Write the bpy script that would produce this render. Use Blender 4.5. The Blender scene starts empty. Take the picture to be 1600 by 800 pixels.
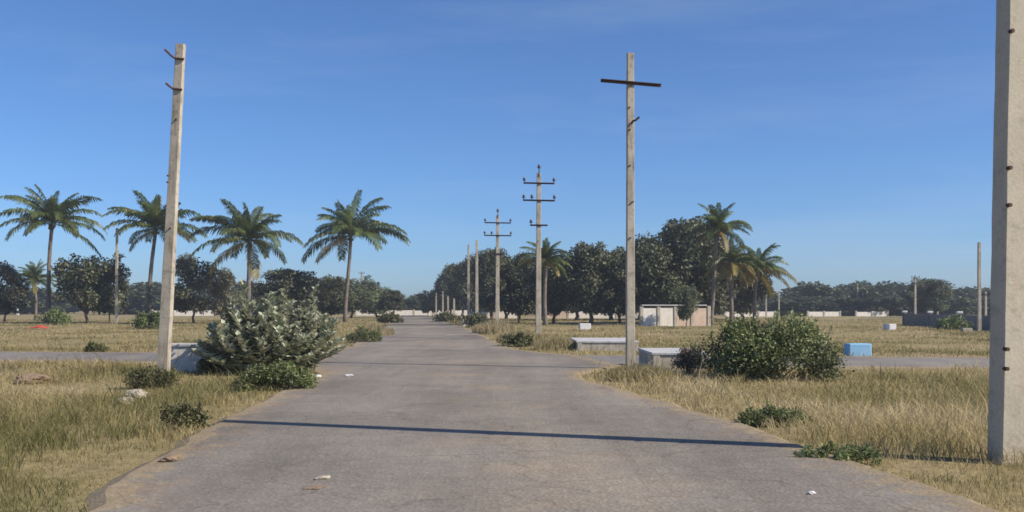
import bpy, math, random
import numpy as np
from mathutils import Vector, Matrix, Euler

R = math.radians
rng = np.random.default_rng(7)
random.seed(7)
S = bpy.context.scene
COL = S.collection

# ------------------------------------------------------------------ camera, sky, sun, exposure
EYE = 1.55          # eye height, metres
FPX = 1600.0        # focal length in photograph pixels (36 mm lens on a 36 mm sensor)
HOR = 480.0         # row of the horizon in the photograph
cd = bpy.data.cameras.new('camera')
cam = bpy.data.objects.new('camera', cd); COL.objects.link(cam)
cd.sensor_width = 36; cd.lens = 36; cd.shift_y = 0.05
cd.clip_start = 0.1; cd.clip_end = 8000
cam.location = (0, 0, EYE); cam.rotation_euler = (R(90), 0, 0)
S.camera = cam

SUN_EL, SUN_AZ = R(37.5), R(109)      # azimuth clockwise from the view direction (+Y)
world = bpy.data.worlds.new('World'); S.world = world; world.use_nodes = True
nt = world.node_tree; nt.nodes.clear()
sky = nt.nodes.new('ShaderNodeTexSky'); sky.sky_type = 'NISHITA'; sky.sun_disc = False
sky.sun_elevation = SUN_EL; sky.sun_rotation = SUN_AZ
sky.altitude = 3200; sky.air_density = 1.18; sky.dust_density = 9.5; sky.ozone_density = 10.0
bg = nt.nodes.new('ShaderNodeBackground'); bg.inputs['Strength'].default_value = 0.117
wo = nt.nodes.new('ShaderNodeOutputWorld')
tcw = nt.nodes.new('ShaderNodeTexCoord'); mpw = nt.nodes.new('ShaderNodeMapping'); mpw.inputs['Scale'].default_value = (1.2, 1.2, 9.0); mpw.inputs['Rotation'].default_value = (0.03, 0.02, 0.6)
cin = nt.nodes.new('ShaderNodeTexNoise'); cin.inputs['Scale'].default_value = 1.6; cin.inputs['Detail'].default_value = 7; cin.inputs['Roughness'].default_value = 0.62
cir = nt.nodes.new('ShaderNodeMapRange'); cir.inputs[1].default_value = 0.5; cir.inputs[2].default_value = 0.8; cir.inputs[4].default_value = 0.13
cim = nt.nodes.new('ShaderNodeMix'); cim.data_type = 'RGBA'; cim.inputs[7].default_value = (5.2, 5.6, 6.2, 1)
nt.links.new(tcw.outputs['Generated'], mpw.inputs[0]); nt.links.new(mpw.outputs[0], cin.inputs['Vector']); nt.links.new(cin.outputs['Fac'], cir.inputs[0])
nt.links.new(cir.outputs[0], cim.inputs[0]); nt.links.new(sky.outputs[0], cim.inputs[6])
nt.links.new(cim.outputs[2], bg.inputs[0]); nt.links.new(bg.outputs[0], wo.inputs[0])

sl = bpy.data.lights.new('sun', 'SUN'); sl.energy = 5.0; sl.angle = R(0.5); sl.color = (1.0, 0.90, 0.76)
so = bpy.data.objects.new('sun', sl); COL.objects.link(so)
sdir = Vector((math.sin(SUN_AZ)*math.cos(SUN_EL), math.cos(SUN_AZ)*math.cos(SUN_EL), math.sin(SUN_EL)))
so.rotation_euler = sdir.to_track_quat('Z', 'Y').to_euler(); so.location = sdir*60

S.view_settings.view_transform = 'Standard'; S.view_settings.look = 'None'
S.view_settings.exposure = 0.28; S.view_settings.gamma = 1.0; S.view_settings.use_curve_mapping = False
S.render.engine = 'CYCLES'
S.cycles.max_bounces = 6; S.cycles.diffuse_bounces = 3; S.cycles.transmission_bounces = 4
S.cycles.use_denoising = True; S.cycles.filter_width = 1.65

# ------------------------------------------------------------------ helpers
def depth_of(py): return FPX*EYE/(py-HOR)
def at(px, Y): return (px-800.0)/FPX*Y            # lateral position of a column at a known distance
def ground(px, py):
    Y = depth_of(py); return at(px, Y), Y

def tag(o, label=None, cat=None, group=None, kind=None):
    if label: o['label'] = label
    if cat: o['category'] = cat
    if group: o['group'] = group
    if kind: o['kind'] = kind
    return o

def empty(name, loc, rz=0):
    o = bpy.data.objects.new(name, None); COL.objects.link(o)
    o.location = loc; o.rotation_euler = (0, 0, rz); o.empty_display_size = 0.2
    return o

def link(name, me, parent=None, loc=(0, 0, 0), rot=(0, 0, 0), scale=(1, 1, 1)):
    o = bpy.data.objects.new(name, me); COL.objects.link(o)
    o.location = loc; o.rotation_euler = rot; o.scale = scale
    if parent: o.parent = parent
    return o

class MB:
    def __init__(s): s.v = []; s.f = []
    def add(s, vs, fs):
        n = len(s.v); s.v += [tuple(v) for v in vs]; s.f += [tuple(n+i for i in f) for f in fs]; return s
    def box(s, c, size, rz=0, ch=0.0):
        hx, hy, hz = size[0]/2, size[1]/2, size[2]/2
        M = Matrix.Rotation(rz, 3, 'Z')
        if ch <= 0:
            vs = [(x, y, z) for z in (-hz, hz) for x, y in ((-hx, -hy), (hx, -hy), (hx, hy), (-hx, hy))]
            fs = [(0, 3, 2, 1), (4, 5, 6, 7), (0, 1, 5, 4), (1, 2, 6, 5), (2, 3, 7, 6), (3, 0, 4, 7)]
        else:
            def ring(a, b, z, k):
                return [(-a+k, -b, z), (a-k, -b, z), (a, -b+k, z), (a, b-k, z), (a-k, b, z), (-a+k, b, z), (-a, b-k, z), (-a, -b+k, z)]
            vs = ring(hx-ch, hy-ch, -hz, ch)+ring(hx, hy, -hz+ch, ch)+ring(hx, hy, hz-ch, ch)+ring(hx-ch, hy-ch, hz, ch)
            fs = [tuple(range(7, -1, -1)), tuple(range(24, 32))]
            for k in range(3):
                for i in range(8):
                    j = (i+1) % 8; fs.append((k*8+i, k*8+j, k*8+8+j, k*8+8+i))
        return s.add([tuple(M @ Vector(v) + Vector(c)) for v in vs], fs)
    def tube(s, pts, rad, n=8, cap=True):
        pts = [Vector(p) for p in pts]; N = len(pts)
        if not hasattr(rad, '__len__'): rad = [rad]*N
        vs = []; ref = None
        for i, p in enumerate(pts):
            d = (pts[min(i+1, N-1)]-pts[max(i-1, 0)]).normalized()
            if ref is None: ref = Vector((1, 0, 0)) if abs(d.x) < 0.9 else Vector((0, 1, 0))
            a = (ref-d*ref.dot(d)).normalized(); b = d.cross(a); ref = a
            for k in range(n):
                t = 2*math.pi*k/n; vs.append(p+(a*math.cos(t)+b*math.sin(t))*rad[i])
        fs = []
        for i in range(N-1):
            for k in range(n):
                l = (k+1) % n; fs.append((i*n+k, i*n+l, (i+1)*n+l, (i+1)*n+k))
        if cap: fs.append(tuple(range(n-1, -1, -1))); fs.append(tuple((N-1)*n+k for k in range(n)))
        return s.add(vs, fs)
    def lathe(s, prof, c=(0, 0, 0), n=10):
        vs = []; m = len(prof)
        for r, z in prof:
            for k in range(n):
                t = 2*math.pi*k/n; vs.append((c[0]+r*math.cos(t), c[1]+r*math.sin(t), c[2]+z))
        fs = [(i*n+k, i*n+(k+1) % n, (i+1)*n+(k+1) % n, (i+1)*n+k) for i in range(m-1) for k in range(n)]
        fs.append(tuple(range(n-1, -1, -1))); fs.append(tuple((m-1)*n+k for k in range(n)))
        return s.add(vs, fs)
    def mesh(s, name, mat, smooth=False):
        me = bpy.data.meshes.new(name); me.from_pydata(s.v, [], s.f); me.materials.append(mat)
        if smooth: me.polygons.foreach_set('use_smooth', [True]*len(me.polygons))
        me.update(); return me
    def build(s, name, mat, parent=None, smooth=False, **k):
        return link(name, s.mesh(name, mat, smooth), parent, **k)

def np_mesh(name, V, T, mat, attrs=None, smooth=False):
    """triangles only, from arrays"""
    V = np.ascontiguousarray(V, np.float32); T = np.ascontiguousarray(T, np.int32)
    me = bpy.data.meshes.new(name)
    me.vertices.add(len(V)); me.vertices.foreach_set('co', V.ravel())
    me.loops.add(T.size); me.loops.foreach_set('vertex_index', T.ravel())
    me.polygons.add(len(T)); me.polygons.foreach_set('loop_start', np.arange(0, T.size, 3, dtype=np.int32))
    me.polygons.foreach_set('use_smooth', np.full(len(T), smooth))
    me.update(calc_edges=True)
    for k, a in (attrs or {}).items():
        at_ = me.attributes.new(k, 'FLOAT', 'POINT'); at_.data.foreach_set('value', np.ascontiguousarray(a, np.float32))
    me.materials.append(mat); me.validate(); return me

def vnoise(x, y, seed=0):
    """smooth value noise on arrays, 0..1"""
    x = np.asarray(x, float); y = np.asarray(y, float)
    xi = np.floor(x).astype(np.int64); yi = np.floor(y).astype(np.int64)
    fx = x-xi; fy = y-yi; fx = fx*fx*(3-2*fx); fy = fy*fy*(3-2*fy)
    def h(a, b):
        n = (a*374761393+b*668265263+seed*974711) & 0xffffffff
        n = ((n ^ (n >> 13))*1274126177) & 0xffffffff
        return ((n ^ (n >> 16)) & 0xffff)/65535.0
    return (h(xi, yi)*(1-fx)+h(xi+1, yi)*fx)*(1-fy)+(h(xi, yi+1)*(1-fx)+h(xi+1, yi+1)*fx)*fy

def unit(a): return a/np.maximum(np.linalg.norm(a, axis=-1, keepdims=True), 1e-9)

# ------------------------------------------------------------------ materials
def mat_base(name, rough=0.9, spec=0.25):
    m = bpy.data.materials.new(name); m.use_nodes = True
    t = m.node_tree; b = t.nodes['Principled BSDF']
    b.inputs['Roughness'].default_value = rough; b.inputs['Specular IOR Level'].default_value = spec
    return m, t, b
def N(t, kind, **k):
    n = t.nodes.new('ShaderNode'+kind)
    for a, v in k.items(): setattr(n, a, v)
    return n
def noise(t, vec, scale, detail=4, rough=0.6):
    n = N(t, 'TexNoise'); n.inputs['Scale'].default_value = scale; n.inputs['Detail'].default_value = detail
    n.inputs['Roughness'].default_value = rough
    if vec is not None: t.links.new(vec, n.inputs['Vector'])
    return n.outputs['Fac']
def ramp(t, fac, stops):
    r = N(t, 'ValToRGB'); cr = r.color_ramp
    while len(cr.elements) < len(stops): cr.elements.new(0.5)
    for e, (p, c) in zip(cr.elements, stops):
        e.position = p; e.color = (*c, 1) if len(c) == 3 else c
    t.links.new(fac, r.inputs[0]); return r.outputs[0]
def mix(t, fac, a, b, mode='MIX'):
    m = N(t, 'Mix', data_type='RGBA', blend_type=mode)
    for sock, v in ((m.inputs[0], fac), (m.inputs[6], a), (m.inputs[7], b)):
        if hasattr(v, 'is_linked'): t.links.new(v, sock)
        elif isinstance(v, (int, float)): sock.default_value = v
        else: sock.default_value = (*v, 1)
    return m.outputs[2]
def maprange(t, v, a, b, c, d):
    m = N(t, 'MapRange'); t.links.new(v, m.inputs[0])
    for i, x in enumerate((a, b, c, d)): m.inputs[i+1].default_value = x
    return m.outputs[0]
def bump(t, b, h, strength=0.3, dist=0.02):
    n = N(t, 'Bump'); n.inputs['Strength'].default_value = strength; n.inputs['Distance'].default_value = dist
    t.links.new(h, n.inputs['Height']); t.links.new(n.outputs[0], b.inputs['Normal'])
def objco(t): return N(t, 'TexCoord').outputs['Object']
def attr(t, name): return N(t, 'Attribute', attribute_name=name).outputs['Fac']

def mat_leaf(name, dark, mid, light, rough=0.5, spec=0.45, trans=0.22, tone=False):
    m, t, b = mat_base(name, rough, spec)
    geo = N(t, 'NewGeometry'); oi = N(t, 'ObjectInfo')
    c = ramp(t, geo.outputs['Random Per Island'], [(0.0, dark), (0.55, mid), (1.0, light)])
    hv = N(t, 'HueSaturation'); t.links.new(c, hv.inputs['Color'])
    t.links.new(maprange(t, oi.outputs['Random'], 0, 1, 0.78, 1.2), hv.inputs['Value'])
    t.links.new(maprange(t, oi.outputs['Random'], 0, 1, 0.488, 0.512), hv.inputs['Hue'])
    if tone:
        g = N(t, 'Math', operation='MULTIPLY'); t.links.new(hv.inputs['Value'].links[0].from_socket, g.inputs[0]); t.links.new(attr(t, 'tone'), g.inputs[1]); t.links.new(g.outputs[0], hv.inputs['Value'])
    t.links.new(hv.outputs[0], b.inputs['Base Color'])
    if trans:
        tr = N(t, 'BsdfTranslucent'); t.links.new(hv.outputs[0], tr.inputs[0])
        ms = N(t, 'MixShader'); ms.inputs[0].default_value = trans
        out = t.nodes['Material Output']
        t.links.new(b.outputs[0], ms.inputs[1]); t.links.new(tr.outputs[0], ms.inputs[2]); t.links.new(ms.outputs[0], out.inputs[0])
    return m

def mat_concrete(name, a, b_, stain, grime=0.55):
    m, t, b = mat_base(name, 0.92, 0.2); co = objco(t)
    c = ramp(t, noise(t, co, 2.2, 6), [(0.3, a), (0.7, b_)])
    mp = N(t, 'Mapping'); mp.inputs['Scale'].default_value = (6, 6, 0.7); t.links.new(co, mp.inputs[0])
    st = ramp(t, noise(t, mp.outputs[0], 1.6, 5, 0.7), [(0.5, (0, 0, 0)), (0.72, (1, 1, 1))])
    f = N(t, 'Math', operation='MULTIPLY'); t.links.new(st, f.inputs[0]); f.inputs[1].default_value = grime
    c = mix(t, f.outputs[0], c, stain)
    c = mix(t, grime, c, ramp(t, noise(t, co, 5.5, 6, 0.75), [(0.34, (0.45, 0.42, 0.38)), (0.47, (1, 1, 1))]), 'MULTIPLY')
    c = mix(t, 0.35, c, ramp(t, noise(t, co, 38, 3), [(0.3, (0.5, 0.5, 0.5)), (0.7, (1, 1, 1))]), 'MULTIPLY')
    t.links.new(c, b.inputs['Base Color']); bump(t, b, noise(t, co, 30, 5), 0.35, 0.01)
    return m

M = {}
M['pole'] = mat_concrete('pole_concrete', (0.38, 0.335, 0.26), (0.58, 0.52, 0.42), (0.15, 0.125, 0.095), 0.75)
M['pole_near'] = mat_concrete('near_pole_concrete', (0.47, 0.43, 0.34), (0.58, 0.52, 0.40), (0.50, 0.36, 0.25), 0.4)
M['plaster'] = mat_concrete('stained_plaster', (0.42, 0.37, 0.29), (0.60, 0.55, 0.46), (0.20, 0.15, 0.11), 0.75)
M['coping'] = mat_concrete('cement_coping', (0.46, 0.46, 0.46), (0.60, 0.60, 0.60), (0.20, 0.18, 0.17), 0.5)
M['whitewash'] = mat_concrete('whitewashed_wall', (0.72, 0.67, 0.59), (0.84, 0.80, 0.73), (0.45, 0.34, 0.24), 0.5)
M['pinkwash'] = mat_concrete('pinkish_wall', (0.56, 0.42, 0.32), (0.68, 0.54, 0.43), (0.35, 0.24, 0.16), 0.5)
M['greywall'] = mat_concrete('grey_block_wall', (0.24, 0.23, 0.22), (0.33, 0.31, 0.30), (0.14, 0.13, 0.12), 0.5)
M['white'] = mat_concrete('white_painted_block', (0.68, 0.68, 0.68), (0.80, 0.79, 0.77), (0.42, 0.38, 0.32), 0.35)
M['bluepaint'] = mat_concrete('sky_blue_paint', (0.24, 0.49, 0.74), (0.33, 0.57, 0.80), (0.36, 0.46, 0.54), 0.3)
M['stone'] = mat_concrete('pale_stone', (0.38, 0.34, 0.26), (0.52, 0.47, 0.38), (0.25, 0.20, 0.14), 0.6)
M['laterite'] = mat_concrete('red_laterite', (0.25, 0.18, 0.125), (0.30, 0.22, 0.155), (0.21, 0.15, 0.105), 0.4)
M['darkopening'] = mat_concrete('dark_doorway_boards', (0.05, 0.045, 0.04), (0.08, 0.07, 0.06), (0.03, 0.03, 0.03))
m, t, b = mat_base('red_cloth', 0.8, 0.2); b.inputs['Base Color'].default_value = (0.42, 0.07, 0.045, 1); M['redcloth'] = m
m, t, b = mat_base('rusty_steel', 0.75, 0.4); b.inputs['Metallic'].default_value = 0.3
t.links.new(ramp(t, noise(t, objco(t), 22, 5), [(0.3, (0.045, 0.03, 0.025)), (0.7, (0.14, 0.065, 0.04))]), b.inputs['Base Color']); M['steel'] = m
m, t, b = mat_base('brown_porcelain', 0.25, 0.5)
t.links.new(ramp(t, noise(t, objco(t), 9, 3), [(0.3, (0.05, 0.03, 0.025)), (0.7, (0.09, 0.05, 0.04))]), b.inputs['Base Color']); M['porcelain'] = m
m, t, b = mat_base('tree_bark', 0.95, 0.15)
t.links.new(ramp(t, noise(t, objco(t), 5, 6), [(0.3, (0.07, 0.05, 0.035)), (0.7, (0.16, 0.12, 0.09))]), b.inputs['Base Color']); bump(t, b, noise(t, objco(t), 14, 5), 0.6, 0.03); M['bark'] = m
m, t, b = mat_base('palm_bark', 0.95, 0.15); co = objco(t)
w = N(t, 'TexWave', wave_type='BANDS', bands_direction='Z'); w.inputs['Scale'].default_value = 3.2; w.inputs['Distortion'].default_value = 1.5
t.links.new(co, w.inputs[0])
c = mix(t, 0.5, ramp(t, noise(t, co, 3, 5), [(0.3, (0.13, 0.105, 0.085)), (0.7, (0.27, 0.235, 0.20))]), ramp(t, w.outputs['Fac'], [(0.2, (0.5, 0.5, 0.5)), (0.6, (1, 1, 1))]), 'MULTIPLY')
t.links.new(c, b.inputs['Base Color']); bump(t, b, w.outputs['Fac'], 0.5, 0.03); M['palmbark'] = m
m, t, b = mat_base('green_stem', 0.8, 0.2)
t.links.new(ramp(t, noise(t, objco(t), 8, 3), [(0.3, (0.13, 0.12, 0.06)), (0.7, (0.22, 0.19, 0.11))]), b.inputs['Base Color']); M['stem'] = m
m, t, b = mat_base('coconut_husk', 0.6, 0.3)
t.links.new(ramp(t, noise(t, objco(t), 6, 3), [(0.3, (0.10, 0.11, 0.03)), (0.7, (0.20, 0.15, 0.05))]), b.inputs['Base Color']); M['coconut'] = m

M['leaf_dark'] = mat_leaf('dense_tree_leaf', (0.040, 0.049, 0.022), (0.090, 0.103, 0.047), (0.19, 0.19, 0.10), tone=True)
M['leaf_mid'] = mat_leaf('open_tree_leaf', (0.050, 0.064, 0.028), (0.105, 0.122, 0.056), (0.20, 0.205, 0.11), tone=True)
M['leaf_far'] = mat_leaf('far_tree_leaf', (0.044, 0.058, 0.028), (0.075, 0.094, 0.044), (0.13, 0.146, 0.072), tone=True)
M['leaf_brown'] = mat_leaf('sparse_tree_leaf', (0.060, 0.062, 0.034), (0.115, 0.112, 0.062), (0.20, 0.185, 0.115), tone=True)
M['leaf_grey'] = mat_leaf('milkweed_leaf', (0.23, 0.25, 0.16), (0.38, 0.40, 0.275), (0.54, 0.54, 0.41), 0.75, 0.2, 0.28)
M['leaf_bush'] = mat_leaf('thorn_bush_leaf', (0.072, 0.098, 0.033), (0.145, 0.178, 0.060), (0.27, 0.30, 0.12), tone=True)
M['leaf_weed'] = mat_leaf('weed_leaf', (0.085, 0.11, 0.035), (0.15, 0.185, 0.065), (0.25, 0.27, 0.115), tone=True)
M['leaf_darkweed'] = mat_leaf('dark_weed_leaf', (0.05, 0.056, 0.02), (0.10, 0.104, 0.038), (0.18, 0.175, 0.075), tone=True)
M['leaf_dry'] = mat_leaf('dry_twig_leaf', (0.11, 0.085, 0.06), (0.19, 0.15, 0.11), (0.30, 0.25, 0.19), tone=True)
M['frond'] = mat_leaf('palm_leaflet', (0.060, 0.085, 0.025), (0.108, 0.14, 0.038), (0.19, 0.215, 0.066), 0.42, 0.45, 0.32)
M['frond_old'] = mat_leaf('yellowing_palm_leaflet', (0.14, 0.125, 0.03), (0.24, 0.19, 0.05), (0.36, 0.27, 0.09), 0.5, 0.4, 0.28)

# ground: dry soil under the grass
m, t, b = mat_base('dry_field_soil', 0.97, 0.1); co = objco(t)
c = ramp(t, noise(t, co, 0.10, 6), [(0.35, (0.225, 0.192, 0.090)), (0.52, (0.29, 0.235, 0.122)), (0.68, (0.34, 0.255, 0.155))])
c = mix(t, 0.8, c, ramp(t, noise(t, co, 4.0, 8, 0.85), [(0.36, (0.45, 0.45, 0.42)), (0.5, (0.9, 0.9, 0.88)), (0.66, (1.25, 1.22, 1.15))]), 'MULTIPLY')
t.links.new(c, b.inputs['Base Color']); bump(t, b, noise(t, co, 9, 6), 0.6, 0.05); M['soil'] = m

def mat_road(name, grey1, grey2, dust, dustamt):
    m, t, b = mat_base(name, 0.9, 0.2); co = objco(t); u = attr(t, 'across'); e = attr(t, 'edge')
    c = ramp(t, noise(t, co, 0.35, 5), [(0.32, grey1), (0.68, grey2)])
    # dusty brown wheel strip right of the centre line
    bell = ramp(t, u, [(0.30, (0, 0, 0)), (0.52, (1, 1, 1)), (0.66, (0.9, 0.9, 0.9)), (0.86, (0, 0, 0))])
    mul = N(t, 'Math', operation='MULTIPLY'); t.links.new(bell, mul.inputs[0])
    t.links.new(ramp(t, noise(t, co, 0.8, 6, 0.7), [(0.38, (0, 0, 0)), (0.68, (dustamt,)*3)]), mul.inputs[1])
    c = mix(t, mul.outputs[0], c, dust)
    # red soil washed in from the verges, in patches
    m2 = N(t, 'Math', operation='MULTIPLY'); t.links.new(ramp(t, e, [(0.0, (1, 1, 1)), (0.28, (0, 0, 0))]), m2.inputs[0])
    t.links.new(ramp(t, noise(t, co, 1.4, 5, 0.7), [(0.44, (0, 0, 0)), (0.6, (0.8,)*3)]), m2.inputs[1])
    c = mix(t, m2.outputs[0], c, (0.30, 0.215, 0.14))
    c = mix(t, 0.8, c, ramp(t, noise(t, co, 0.16, 4, 0.7), [(0.33, (0.66, 0.66, 0.66)), (0.47, (0.92, 0.92, 0.92)), (0.6, (1.15, 1.12, 1.08))]), 'MULTIPLY')
    es = N(t, 'Math', operation='MULTIPLY_ADD'); t.links.new(maprange(t, noise(t, co, 2.4, 7, 0.8), 0.42, 0.68, 0, 1), es.inputs[0]); es.inputs[1].default_value = -0.15; t.links.new(e, es.inputs[2])
    c = mix(t, ramp(t, es.outputs[0], [(0.0, (0.85,)*3), (0.03, (0, 0, 0))]), c, (0.33, 0.26, 0.16))
    # exposed aggregate
    v = N(t, 'TexVoronoi'); v.inputs['Scale'].default_value = 26; t.links.new(co, v.inputs['Vector'])
    sp = ramp(t, v.outputs['Color'], [(0.2, (0.62, 0.62, 0.62)), (0.75, (1.0, 1.0, 1.0)), (0.96, (1.45, 1.42, 1.36))])
    c = mix(t, 0.32, c, sp, 'MULTIPLY')
    c = mix(t, 0.45, c, ramp(t, noise(t, co, 5.5, 6, 0.8), [(0.32, (0.62, 0.61, 0.6)), (0.6, (1, 1, 1))]), 'MULTIPLY')
    mp = N(t, 'Mapping'); mp.inputs['Scale'].default_value = (1.1, 0.09, 1); mp.inputs['Rotation'].default_value = (0, 0, -0.095); t.links.new(co, mp.inputs[0])
    c = mix(t, 0.75, c, ramp(t, noise(t, mp.outputs[0], 1.0, 5, 0.65), [(0.34, (0.80, 0.79, 0.79)), (0.52, (1.0, 1.0, 1.0)), (0.68, (1.14, 1.12, 1.08))]), 'MULTIPLY')
    # hairline cracks
    v2 = N(t, 'TexVoronoi', feature='DISTANCE_TO_EDGE'); v2.inputs['Scale'].default_value = 0.55
    nn = N(t, 'TexNoise'); nn.inputs['Scale'].default_value = 1.5; nn.inputs['Detail'].default_value = 5; t.links.new(co, nn.inputs[0])
    ad = N(t, 'MixRGB', blend_type='ADD'); ad.inputs[0].default_value = 0.9; t.links.new(co, ad.inputs[1]); t.links.new(nn.outputs['Color'], ad.inputs[2])
    t.links.new(ad.outputs[0], v2.inputs['Vector'])
    cr = ramp(t, v2.outputs['Distance'], [(0.0, (0.58, 0.58, 0.58)), (0.012, (1, 1, 1))])
    c = mix(t, 0.6, c, cr, 'MULTIPLY')
    t.links.new(c, b.inputs['Base Color']); bump(t, b, v.outputs['Distance'], 0.45, 0.012)
    return m
M['road'] = mat_road('worn_dusty_asphalt', (0.222, 0.200, 0.171), (0.272, 0.246, 0.211), (0.31, 0.255, 0.19), 0.85)
M['crossroad'] = mat_road('grey_asphalt', (0.22, 0.203, 0.184), (0.265, 0.245, 0.223), (0.27, 0.24, 0.205), 0.4)
m, t, b = mat_base('dark_asphalt_patch', 0.9, 0.2)
t.links.new(ramp(t, noise(t, objco(t), 3, 5), [(0.3, (0.055, 0.052, 0.05)), (0.7, (0.085, 0.08, 0.077))]), b.inputs['Base Color']); M['patch'] = m

# grass: colour from the plant's own ripeness, stored per blade
m, t, b = mat_base('dry_grass', 0.7, 0.25); g = attr(t, 'ripe')
geo = N(t, 'NewGeometry')
c = ramp(t, g, [(0.0, (0.155, 0.16, 0.055)), (0.3, (0.29, 0.255, 0.105)), (0.6, (0.46, 0.375, 0.18)), (1.0, (0.66, 0.54, 0.33))])
c = mix(t, 0.5, c, ramp(t, geo.outputs['Random Per Island'], [(0.0, (0.5, 0.5, 0.5)), (1.0, (1, 1, 1))]), 'MULTIPLY')
t.links.new(c, b.inputs['Base Color'])
tr = N(t, 'BsdfTranslucent'); t.links.new(c, tr.inputs[0]); ms = N(t, 'MixShader'); ms.inputs[0].default_value = 0.3
t.links.new(b.outputs[0], ms.inputs[1]); t.links.new(tr.outputs[0], ms.inputs[2]); t.links.new(ms.outputs[0], t.nodes['Material Output'].inputs[0])
M['grass'] = m

# ------------------------------------------------------------------ the setting: ground and roads
LE = np.array([(-60, -0.2), (-5, -2.6), (7.85, -3.2), (9.15, -3.5), (10.8, -3.63), (13.05, -3.8), (15.3, -3.95), (18.2, -4.15), (20, -4.1), (23.5, -4.4), (27.6, -5.6), (36, -6.3), (40, -6.2), (48.6, -7.2), (70.9, -9.0), (146, -16.2), (196, -21.0)])
RE = np.array([(-60, 11.5), (-5, 4.6), (7.8, 3.56), (9.88, 3.46), (11.1, 3.28), (12.5, 3.1), (13.8, 2.97), (15.6, 2.68), (17.5, 2.32), (19.7, 1.88), (21.6, 1.5), (23.6, 1.5), (25.5, 2.2), (27, 2.9), (33, 1.9), (35.5, 0.7), (38, 0.0), (48.6, -1.05), (62, -2.2), (77.5, -3.6), (88.6, -4.9), (124, -8.9), (177, -14.4), (196, -16.4)])
def left_edge(y): return np.interp(y, LE[:, 0], LE[:, 1]) + 0.22*(vnoise(y*0.9, y*0+3.3, 1)-0.5) + 0.10*(vnoise(y*4.1, y*0+1.3, 2)-0.5)
def right_edge(y): return np.interp(y, RE[:, 0], RE[:, 1]) + 0.22*(vnoise(y*0.9, y*0+8.3, 3)-0.5) + 0.10*(vnoise(y*4.1, y*0+6.3, 4)-0.5)
def cross_mid(x): return 30.35 - 0.135*x
CW = 2.8

def strip(name, rows, z, mat, kind='structure', cat=None):
    """rows: list of (left xy, right xy); a paved sheet with a thin edge that goes down into the soil"""
    K = 9; V = []; F = []; A = []; E = []
    for (lx, ly), (rx, ry) in rows:
        for k in range(-1, K+1):
            u = min(max(k/(K-1), 0), 1)
            q = k/(K-1) if 0 <= k < K else (-0.03 if k < 0 else 1.03)
            V.append((lx+(rx-lx)*q, ly+(ry-ly)*q, z if 0 <= k < K else -0.06)); A.append(u); E.append(min(u, 1-u)*2)
    W = K+2
    for i in range(len(rows)-1):
        for k in range(W-1):
            a = i*W+k; F += [(a, a+1, a+W+1), (a, a+W+1, a+W)]
    o = link(name, np_mesh(name, np.array(V), np.array(F), mat, {'across': A, 'edge': E}))
    o['kind'] = kind
    return o
ys = np.concatenate([np.arange(-40, 45, 0.25), np.arange(45, 196, 1.0)])
strip('road', [((a, y), (b_, y)) for a, b_, y in zip(left_edge(ys), right_edge(ys), ys)], 0.020, M['road'])
xs = np.arange(-90, 90, 0.5)
e1 = 0.3*(vnoise(xs*0.6, xs*0, 11)-0.5); e2 = 0.3*(vnoise(xs*0.6, xs*0, 12)-0.5)
strip('cross_road', [((x, cross_mid(x)+CW+p), (x, cross_mid(x)-CW+q)) for x, p, q in zip(xs, e1, e2)][::1], 0.014, M['crossroad'])
yp = np.arange(86.0, 90.6, 0.4)
strip('road_patch', [((left_edge(np.array([y]))[0]-0.6, y), (right_edge(np.array([y]))[0]+1.3, y)) for y in yp], 0.026, M['patch'])

def on_road(x, y, m_=0.0):
    a = (x > left_edge(y)-m_) & (x < right_edge(y)+m_) & (y < 196)
    c = np.abs(y-cross_mid(x)) < CW+m_
    return a | c
def relief(x, y):
    return (vnoise(x*0.35, y*0.35, 21)-1.0)*0.05+(vnoise(x*1.7, y*1.7, 22)-1.0)*0.02
def warp(n, near, far):
    s = np.linspace(-1, 1, n); return near*s + (far-near)*np.sign(s)*np.abs(s)**7
gx = warp(260, 60, 4000); gy = warp(260, 70, 4000)+30
GX, GY = np.meshgrid(gx, gy)
GZ = relief(GX, GY)-0.005
V = np.stack([GX, GY, GZ], -1).reshape(-1, 3)
n = 260; ii = (np.arange(n-1)[:, None]*n+np.arange(n-1)[None]).ravel()
T = np.concatenate([np.stack([ii, ii+1, ii+n+1], -1), np.stack([ii, ii+n+1, ii+n], -1)])
go = link('ground', np_mesh('ground', V, T, M['soil'], None, True)); go['kind'] = 'structure'

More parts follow.
